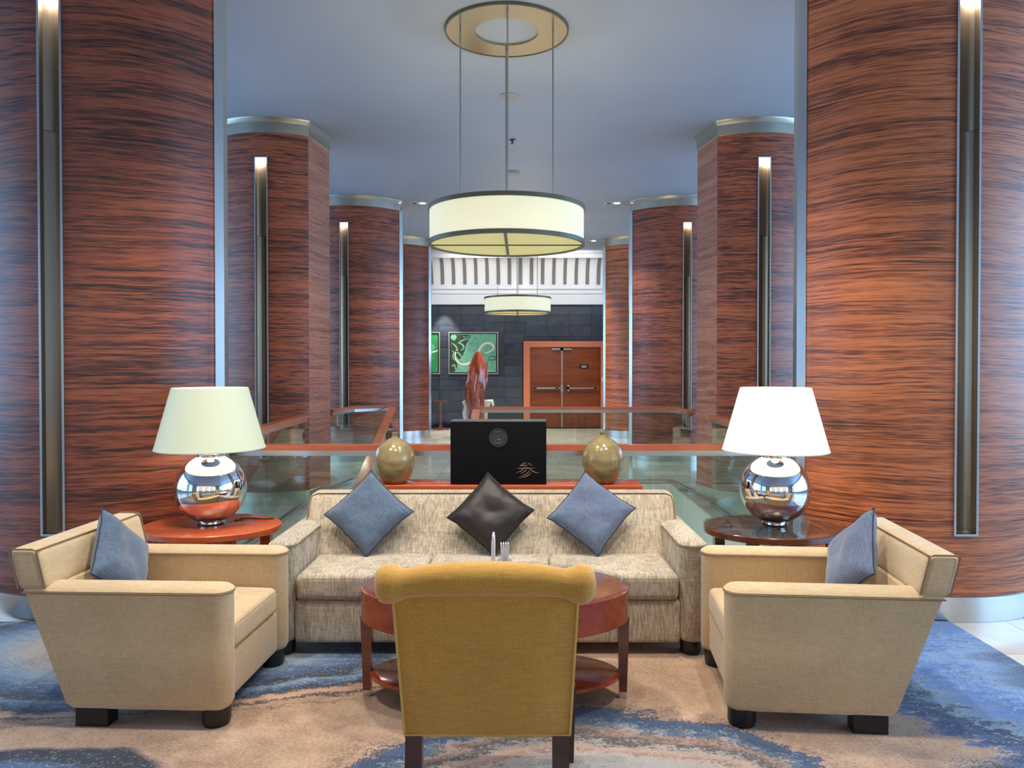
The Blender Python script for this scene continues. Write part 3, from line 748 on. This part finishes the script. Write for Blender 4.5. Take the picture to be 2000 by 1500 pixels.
throw_cushion('dark brown velvet cushion in the middle of the sofa', (-.185, 4.645, .695), (R(-28), 0, R(0), R(40)), 'velvet', 'velvet_pipe', .188, group=GC)
throw_cushion('dusty blue cushion at the right of the sofa', (.425, 4.645, .700), (R(-28), 0, R(-2), R(38)), 'blue_fab_b', 'blue_pipe', .191, group=GC)
GA = 'blue cushions on the armchairs'
throw_cushion('blue cushion leaning in the left tan armchair', (-1.955, 3.74, .652), (R(-20), 0, R(90), R(45)), 'blue_fab', 'blue_pipe', .19, group=GA)
throw_cushion('grey-blue cushion leaning in the right tan armchair', (1.590, 3.69, .665), (R(-24), 0, R(-92), R(45)), 'blue_fab_b', 'blue_pipe', .19, group=GA)

# ------------------------------------------------------------------ mustard chair seen from behind
def back_chair():
    root = thing('side_chair', 'mustard upholstered chair with rolled top, seen from behind in the foreground', 'chair', (-.118, 2.70, Z))
    mt = 'yellow'
    def yb(z): return -.045 - (z - .30) * .26
    def hw(z): return .290 + (z - .3) * .035
    rings = []
    for z in [.295, .30, .31, .4, .5, .6, .7, .8, .86]:
        w_ = hw(z); y = yb(z); ins = .012 if z < .30 else 0
        rings.append([(-w_ + .008, y, z), (-w_ * .5, y - .006, z), (0, y - .008, z), (w_ * .5, y - .006, z), (w_ - .008, y, z), (w_, y + .008, z), (w_, y + .075, z), (-w_, y + .075, z), (-w_, y + .008, z)])
    bk = MB().loft(rings).build('backrest', mt, root, 50)
    for s_ in (-1, 1):
        MB().tube([(s_ * (hw(z) - .003), yb(z) + .001, z) for z in (.30, .45, .6, .75, .84)], .0055, 6).build('piping', 'yellow_pipe', bk)
    MB().tube([(x, yb(.3) - .004, .30) for x in (-.288, -.15, 0, .15, .288)], .0055, 6).build('piping', 'yellow_pipe', bk)
    # scroll top: radius profile along x
    prof = [(-.362, .018, .000), (-.358, .040, 0), (-.345, .058, -.004), (-.325, .066, -.004), (-.303, .065, -.005), (-.282, .056, -.006), (-.262, .050, -.004), (-.24, .050, .001), (-.18, .053, .008), (-.09, .056, .012), (0, .057, .014)]
    prof = prof + [(-a, r, b_) for a, r, b_ in reversed(prof[:-1])]
    cy, cz = yb(.875) + .01, .872; rings = []
    for x, r, dz in prof:
        rings.append([(x, cy + r * math.cos(2 * PI * k / 28), cz + dz + r * .98 * math.sin(2 * PI * k / 28)) for k in range(28)])
    MB().loft(rings).build('scroll_top', mt, root, 60)
    MB().rbox(-.284, .284, -.03, .40, .30, .40, .02).build('seat_frame', mt, root, 60)
    sc_ = MB().rbox(-.300, .300, .03, .41, .395, .47, .03, crown=.015, mid=8).build('seat_cushion', mt, root, 60)
    for s_ in (-1, 1):
        MB().loft([[(s_ * .255 + a * .029, -.03 + dy * .7 + b_ * .026, z) for a, b_ in ((-1, -1), (1, -1), (1, 1), (-1, 1))] for z, dy in ((.30, 0), (.0, -.06))]).build('leg', 'espresso', root, 0)
        MB().loft([[(s_ * .312 + a * q, .355 + b_ * q, z) for a, b_ in ((-1, -1), (1, -1), (1, 1), (-1, 1))] for z, q in ((.31, .024), (.09, .017), (.0, .015))]).build('leg', 'espresso', root, 0)
    return root
back_chair()

# ------------------------------------------------------------------ coffee table
ct = thing('coffee_table', 'oval cherry coffee table with glass top and lower shelf, in front of the sofa', 'table', (-.127, 3.66, Z), R(-1))
a_, b__ = .637, .372
def ell_loft(lst, n=72): return MB().loft([[(x, y, z) for x, y in ellipse(a, b_, n)] for a, b_, z in lst])
ell_loft([(a_ - .004, b__ - .004, .385), (a_, b__, .389), (a_, b__, .530), (a_ - .004, b__ - .004, .534), (a_ - .02, b__ - .02, .535)]).build('apron', 'cherry', ct)
ell_loft([(a_ - .012, b__ - .012, .535), (a_ - .012, b__ - .012, .541)]).build('veneer_top', 'cherry', ct)
g_ = ell_loft([(a_ + .001, b__ + .001, .542), (a_ + .004, b__ + .004, .545), (a_ + .004, b__ + .004, .549), (a_, b__, .552)]).build('glass_top', 'glass_top', ct)
ell_loft([(.59, .27, .100), (.598, .278, .104), (.598, .278, .120), (.59, .27, .124)]).build('lower_shelf', 'cherry', ct)
for k, (x, y) in enumerate(((-.612, 0), (.612, 0), (0, -.345), (0, .345))):
    lg = MB().loft([[(x + i * q, y + j * q, z) for i, j in ((-1, -1), (1, -1), (1, 1), (-1, 1))] for z, q in ((.39, .028), (.03, .018))]).build('leg', 'dark_cherry', ct, 0)
    MB().box(x - .018, x + .018, y - .018, y + .018, 0, .031).build('leg_tip', 'steel', lg, 0)
    if k >= 2: MB().box(x - .02, x + .02, min(y, y * .78), max(y, y * .78), .102, .122).build('shelf_bracket', 'cherry', lg, 0)
TZ = Z + .553
mc = thing('menu_card', 'upright pale card seen edge-on, standing on the coffee table', 'card', (-.135, 3.70, TZ))
MB().loft([[(-w_, y, z) for y in (-.05, .05)] + [(w_, y, z) for y in (.05, -.05)] for z, w_ in ((.0, .006), (.06, .008), (.17, .0085), (.195, .007), (.215, .004))]).build('sheet', 'card', mc, 0)
MB().box(-.02, .02, -.055, .055, 0, .006).build('stand', 'glass_top', mc, 0)
hd = thing('napkin_holder', 'small white porcelain holder beside the edge-on card', 'holder', (-.077, 3.66, TZ))
MB().loft([[(x, y, z) for x, y in ellipse(.034 * k, .03 * k, 20)] for z, k in ((.001, 1.0), (.03, 1.08), (.085, .98))]).build('cup', 'porcelain', hd)
for s_ in (-1, 1): MB().tube([(s_ * .033, 0, .04), (s_ * .036, 0, .09), (s_ * .024, 0, .112), (s_ * .014, 0, .09)], .007, 8).build('ear', 'porcelain', hd)
for k in range(4):
    x = -.021 + k * .0125
    p = MB().loft([[(x * .6 + w_ * i + lean_, -.018 + j * .036, z) for i, j in ((-1, 0), (1, 0), (1, 1), (-1, 1))] for z, w_, lean_ in ((.088, .005, .0), (.15, .005, -.003 + .002 * k), (.182, .0022, -.007 + .004 * k))]).build('paper_sachet', 'card', None, 0)
    p.location = (-.077, 3.66, TZ); tag(p, ['leftmost thin white paper sachet, leaning outward in the porcelain holder', 'second white sachet from the left in the porcelain holder', 'third white sachet from the left in the porcelain holder', 'rightmost white paper sachet in the porcelain holder'][k], 'sachet', 'paper sachets in the holder')

# ------------------------------------------------------------------ side tables and lamps
def side_table(label, loc, top, leg, glass, rz):
    root = thing('side_table', label, 'side table', loc, rz, 'round side tables flanking the sofa')
    r = .415; h = .62 - Z; k_ = .84      # slightly oval top
    MB().lathe([(r - .004, h - .040), (r, h - .036), (r, h - .006), (r - .005, h - .001), (r - .01, h)], n=64, sy=k_).build('tabletop', top, root)
    if glass: MB().lathe([(r - .001, h + .001), (r + .003, h + .003), (r + .003, h + .008), (r, h + .010)], n=64, sy=k_).build('glass_top', 'glass_top', root)
    m_ = -1 if glass else 1
    for x, y in ((-.32, -.10), (.19, -.22), (-.17, .21), (.31, .08)):
        x *= m_; MB().box(x - .03, x + .03, y - .03, y + .03, 0, h - .040).build('leg', leg, root, 0)
    MB().bar((-.32 * m_, -.10, .15), (.31 * m_, .08, .15), .03, .03).build('stretcher', leg, root, 0)
    MB().bar((.19 * m_, -.22, .15), (-.17 * m_, .21, .15), .03, .028).build('stretcher', leg, root, 0)
    return root
side_table('orange lacquered round side table left of the sofa', (-1.90, 4.70, Z + .0002), 'orange_wood', 'orange_wood', False, 0)
side_table('dark walnut round side table with glass top right of the sofa', (1.53, 4.65, Z + .0002), 'brown_wood', 'brown_wood', True, 0)
def table_lamp(label, loc, r, shade, zb, zt, rb_, rt, e):
    root = thing('table_lamp', label, 'table lamp', loc, 0, 'mirrored globe table lamps')
    prof = [(.075, 0), (.08, .008)] + [(r * math.sin(a), .006 + r - r * math.cos(a)) for a in [R(18 + (162 - 18) * k / 30) for k in range(31)]]
    MB().lathe(prof, n=64).build('globe', 'chrome', root, 80)
    zt_ = .006 + r + r * math.cos(R(18))
    MB().lathe([(.075, zt_ - .006), (.078, zt_ + .0), (.078, zt_ + .014), (.03, zt_ + .018), (.012, zt_ + .02), (.012, zb + .10 - loc[2])], n=32).build('neck', 'chrome', root)
    B, T_ = zb - loc[2], zt - loc[2]
    MB().lathe([(rb_, B), (rt, T_), (rt - .003, T_), (rb_ - .003, B), (rb_, B)], n=64, caps=False).build('shade', shade, root, 60)
    MB().lathe([(rb_ - .0045, B + .004), (rt - .0045, T_ - .004)], n=64, caps=False).build('shade_lining', 'lining', root, 60)
    MB().lathe([(rb_ + .001, B - .002), (rb_ + .001, B + .004), (rb_ - .004, B + .004), (rb_ - .004, B - .002), (rb_ + .001, B - .002)], n=64, caps=False).build('shade_hem', 'stroke', root)
    for k in range(3):
        a = 2 * PI / 3 * k; MB().bar((0, 0, T_ - .02), ((rt - .002) * math.cos(a), (rt - .002) * math.sin(a), T_ - .02), .004, .004).build('shade_spider', 'steel', root, 0)
    MB().lathe([(.014, zb + .10 - loc[2]), (.03, zb + .15 - loc[2]), (.034, zb + .18 - loc[2]), (.02, zb + .22 - loc[2]), (.005, zb + .225 - loc[2])], n=20).build('bulb', 'lampglow', root)
    lamp('lamp_glow', 'POINT', (loc[0], loc[1], zb + .17), e, (1, .82, .56), shadow_soft_size=.05)
    return root
table_lamp('mirrored globe lamp with ivory shade on the orange side table', (-1.912, 4.72, .6205), .212, 'shade_l', 1.085, 1.458, .322, .222, 14)
table_lamp('mirrored globe lamp with brighter white shade on the dark glass-topped table', (1.54, 4.65, .6315), .208, 'shade_r', 1.08, 1.46, .312, .207, 34)
tag(MB().tube([(-1.80, 4.80, .624), (-1.75, 4.82, .625), (-1.78, 4.85, .626), (-1.71, 4.87, .625), (-1.67, 4.85, .625), (-1.62, 4.84, .625), (-1.57, 4.86, .6245)], .004, 8).build('power_cord', 'cord'), 'thin dark lamp cord lying on the orange side table', 'cord')

# ------------------------------------------------------------------ console with vases and black box
CT = .80
cs = thing('console_table', 'long orange wooden console directly behind the sofa', 'console table', (-.10, 5.215, 0))
MB().rbox(-.905, .905, -.14, .14, CT - .04, CT, .006, mid=1).build('tabletop', 'orange_wood', cs, 30)
for x in (-.86, .86):
    for y in (-.10, .10): MB().box(x - .025, x + .025, y - .025, y + .025, 0, CT - .04).build('leg', 'orange_wood', cs, 0)
MB().box(-.83, .83, -.11, -.09, CT - .12, CT - .04).box(-.83, .83, .09, .11, CT - .12, CT - .04).build('apron', 'orange_wood', cs, 0)
def vase(label, loc, k=1.):
    prof = [(.001, .0), (.068, .0), (.074, .003), (.100, .032), (.120, .07), (.134, .115), (.139, .155), (.134, .195), (.118, .234), (.092, .266), (.060, .289), (.034, .301), (.021, .308), (.0165, .318), (.0175, .330), (.0225, .336), (.020, .338), (.013, .334), (.011, .31)]
    o = MB().lathe([(r * k, z * k) for r, z in prof], n=56).build('round_vase', 'clay', None, 60); o.location = loc
    return tag(o, label, 'vase', 'olive glazed vases on the console')
vase('olive glazed round vase left of the black box', (-.855, 5.19, CT + .0005), 1.0)
vase('olive glazed round vase right of the black box', (.552, 5.19, CT + .0005), 1.02)
bx = thing('display_box', 'black box with round emblem and bronze character, on the console', 'box', (-.152, 5.20, CT + .0005))
MB().rbox(-.32, .32, -.09, .09, 0, .418, .004, mid=1).build('case', 'blackbox', bx, 30)
M['lid'] = newmat('grey satin lid', S(92, 96, 98), .35)[0]
MB().box(-.32, .32, -.09, .09, .4185, .4235).build('lid', 'lid', bx, 0)
em = MB(); K = .210 / 2000 * 1000 * 5.11 / 1500    # crop pixel (9.52 per image pixel) to metres
K = (1 / 9.52) * 5.11 / 1500
ex, ez = 0.0, .418 - (445 - 150) * K
em.loft([[(ex + r * math.cos(2 * PI * k / 40), y, ez + r * math.sin(2 * PI * k / 40)) for k in range(40)] for r, y in ((.062, -.0895), (.062, -.096), (.055, -.096), (.053, -.092), (.001, -.092))], False)
emb = em.build('emblem_disc', 'relief', bx, 40)
def flat(x0, x1, z0, z1): return MB().box(x0, x1, -.0965, -.0925, z0, z1)
M['emb_lite'] = newmat('pewter relief', S(96, 98, 94), .3, .7)[0]
flat(-.026, .026, ez + .036, ez + .043).build('emblem_bar', 'emb_lite', emb, 0)
MB().tube([(.026 * math.cos(a), -.094, ez - .018 + .022 * math.sin(a)) for a in [PI + PI * k / 12 for k in range(13)]], [.002 + .004 * math.sin(PI * k / 12) for k in range(13)], 8).tube([(-.012, -.094, ez - .014), (.012, -.094, ez - .014)], .0025, 6).tube([(-.004, -.094, ez - .03), (.006, -.094, ez - .022)], .003, 6).build('emblem_relief', 'emb_lite', emb)
MB().tube([(.035 * math.cos(a), -.0925, ez + .035 * math.sin(a)) for a in [2 * PI * k / 32 for k in range(32)]], .0018, 6, True).build('emblem_ring', 'relief', emb)
# the character, brush strokes in relief (pixels of the close-up turned into metres on the box face)
def P(px, py): return ((px - 1000) * K, -.0915, .418 - (py - 150) * K)
strokes = [[(1525, 905), (1450, 938), (1392, 975)], [(1395, 975), (1480, 962), (1560, 962)], [(1545, 922), (1590, 940), (1635, 975)],
           [(1345, 1022), (1500, 1018), (1685, 1012)], [(1510, 985), (1430, 1065), (1315, 1105)], [(1530, 990), (1640, 1078), (1700, 1100), (1760, 1102)],
           [(1530, 1040), (1470, 1090), (1410, 1112)], [(1585, 1062), (1520, 1130), (1410, 1160)], [(1615, 1095), (1540, 1165), (1365, 1197)]]
ch = MB()
for s_ in strokes:
    q = []; L_ = len(s_) - 1
    for k in range(13):
        t_ = k / 12 * L_; i = min(int(t_), L_ - 1); u = t_ - i
        q.append((s_[i][0] * (1 - u) + s_[i + 1][0] * u, s_[i][1] * (1 - u) + s_[i + 1][1] * u))
    for _ in range(2): q = [q[0]] + [((q[k - 1][0] + q[k + 1][0]) / 2, (q[k - 1][1] + q[k + 1][1]) / 2) for k in range(1, 12)] + [q[-1]]
    ch.tube([P(*p) for p in q], [.0010 + .0030 * math.sin(PI * min(1, (k / 12) ** .7)) for k in range(13)], 6)
o = ch.build('character_lettering', 'bronze_ink', bx, 60); o['label'] = 'bronze brush-style character'

# ------------------------------------------------------------------ far end of the aisle
def painting(label, x0, z0, w_, h_, canvas, full):
    t = thing('framed_painting', label, 'painting', (x0, 19.405, z0), group='green paintings on the slate wall')
    f = MB(); e = .022
    f.box(0, w_, -.05, -.015, 0, e).box(0, w_, -.05, -.015, h_ - e, h_).box(0, e, -.05, -.015, e, h_ - e).box(w_ - e, w_, -.05, -.015, e, h_ - e)
    f.build('frame', 'frame_silver', t, 0)
    MB().box(e, w_ - e, -.03, -.014, e, h_ - e).build('liner', 'mat_black', t, 0)
    cnv = MB().box(.055, w_ - .055, -.036, -.03, .05, h_ - .05).build('canvas', canvas, t, 0)
    def Q(px, py, dy=-.037): return ((px - 110) / 660 * w_, dy, h_ - (py - 50) / 570 * h_)
    def ribbon(pts, r, closed=False):
        n = len(pts); L = []; Rr = []
        for k in range(n):
            a = pts[(k - 1) % n] if (closed or k) else pts[k]; c = pts[(k + 1) % n] if (closed or k < n - 1) else pts[k]
            dx, dy = c[0] - a[0], c[1] - a[1]; d = math.hypot(dx, dy) or 1; q = r if closed else r * (.35 + .65 * math.sin(PI * k / (n - 1)))
            L.append(Q(pts[k][0] - dy / d * q, pts[k][1] + dx / d * q, -.0385)); Rr.append(Q(pts[k][0] + dy / d * q, pts[k][1] - dx / d * q, -.0385))
        m_ = n if closed else n - 1
        return L + Rr, [(k, (k + 1) % n, n + (k + 1) % n, n + k) for k in range(m_)]
    def smooth_(p):
        for _ in range(2):
            q = [p[0]]
            for a, c in zip(p, p[1:]): q += [(a[0] * .75 + c[0] * .25, a[1] * .75 + c[1] * .25), (a[0] * .25 + c[0] * .75, a[1] * .25 + c[1] * .75)]
            p = q + [p[-1]]
        return p
    def strok(pts, r, m_, nm='painted_stroke'):
        MB().add(*ribbon(smooth_(pts), r * 560)).build(nm, m_, cnv, 0)
    if full:
        poly = [(140, 85), (405, 92), (380, 150), (345, 210), (330, 290), (290, 380), (250, 430), (215, 380), (225, 520), (190, 590), (140, 590)]
        MB().add([Q(a, b_, -.0364) for a, b_ in poly], [tuple(range(len(poly)))]).build('painted_patch', 'green_dark', cnv, 0)
        MB().add([Q(178 + 38 * math.cos(2 * PI * k / 20), 120 + 42 * math.sin(2 * PI * k / 20), -.0368) for k in range(20)], [tuple(range(20))]).build('painted_patch', 'green_canvas', cnv, 0)
        strok([(215, 285), (192, 370), (213, 445), (285, 492), (375, 482), (445, 435), (500, 320), (555, 225), (630, 190), (705, 225), (710, 280), (650, 325), (585, 335)], .030, 'stroke')
        for s_ in ([(150, 200), (200, 230), (230, 290), (215, 330)], [(230, 210), (290, 160), (390, 140)], [(250, 200), (300, 220), (320, 270), (270, 300)], [(200, 300), (250, 340), (290, 400)], [(150, 300), (190, 330), (160, 380), (190, 440)], [(150, 520), (190, 480), (200, 560)], [(300, 110), (350, 130), (390, 100)]):
            strok(s_, .017, 'green_canvas')
        MB().add(*ribbon([(690 + 45 * math.cos(2 * PI * k / 20), 405 + 26 * math.sin(2 * PI * k / 20)) for k in range(20)], 5, True)).add(*ribbon([(650, 420), (625, 470), (630, 540)], 5)).build('painted_stroke', 'green_dark', cnv, 0)
    else:
        strok([(300, 430), (400, 470), (520, 400), (640, 330), (745, 300)], .025, 'stroke')
        strok([(600, 250), (640, 220), (690, 240), (680, 290), (630, 290)], .022, 'green_canvas')
    return t
painting('pale green painting with a cream swirl in a silver frame, behind the burl sculpture', -1.83, 1.36, 1.25, 1.06, 'green_canvas', True)
painting('vivid green painting half hidden by the farthest left column', -3.30, 1.36, 1.25, 1.06, 'green_deep', False)
pt_ = thing('pedestal_table', 'small round dark red pedestal table against the slate wall', 'table', (-1.99, 18.9, 0))
MB().lathe([(.235, .68), (.25, .685), (.25, .705), (.24, .71)], n=36).build('tabletop', 'brown_wood', pt_)
MB().lathe([(.05, .05), (.042, .1), (.042, .62), (.08, .68)], n=24).build('pedestal', 'brown_wood', pt_)
MB().lathe([(.20, .001), (.20, .03), (.16, .045), (.05, .055)], n=36).build('base', 'brown_wood', pt_)
sp = thing('burl_sculpture', 'tall polished reddish wood burl sculpture standing before the green painting', 'sculpture', (-.97, 16.6, 0))
rings = []
prof = [(.16, .13, .0), (.40, .16, .0), (.60, .15, .02), (.80, .19, .0), (1.0, .21, -.01), (1.2, .215, -.005), (1.4, .19, .01), (1.55, .16, .02), (1.7, .125, .03), (1.82, .085, .03), (1.89, .04, .03)]
zz = []
for k in range(len(prof) - 1):
    for j in range(4): u = j / 4; zz.append(tuple(prof[k][i] * (1 - u) + prof[k + 1][i] * u for i in range(3)))
zz.append(prof[-1])
for z, r, dx in zz:
    rg = []
    for k in range(32):
        a = 2 * PI * k / 32
        q = r * (1 + .35 * noise.noise(Vector((math.cos(a) * 2.2, math.sin(a) * 2.2, z * 1.6))) + .15 * noise.noise(Vector((math.cos(a) * 6, math.sin(a) * 6, z * 3))))
        rg.append((dx + q * math.cos(a), q * .75 * math.sin(a), z))
    rings.append(rg)
MB().loft(rings).build('burl', 'burl', sp, 80)
MB().rbox(-.28, .28, -.2, .2, 0.001, .165, .01, mid=1).build('plinth', 'black_foot', sp, 30)
rk = MB()
for cx, pts in ((-1, [(-.05, .12, .16), (-.20, .14, .35), (-.24, .14, .55), (-.22, .12, .70), (-.28, .10, .80)]), (1, [(.05, .12, .16), (.14, .14, .4), (.16, .14, .62), (.24, .13, .78), (.33, .12, .80), (.36, .11, .70)])):
    rk.tube(pts, [.09, .09, .075, .06, .04] if cx < 0 else [.09, .09, .09, .075, .05, .025], 12)
o = rk.build('rock_base', 'rock', sp, 60); o['label'] = 'cream stone limbs behind the burl'
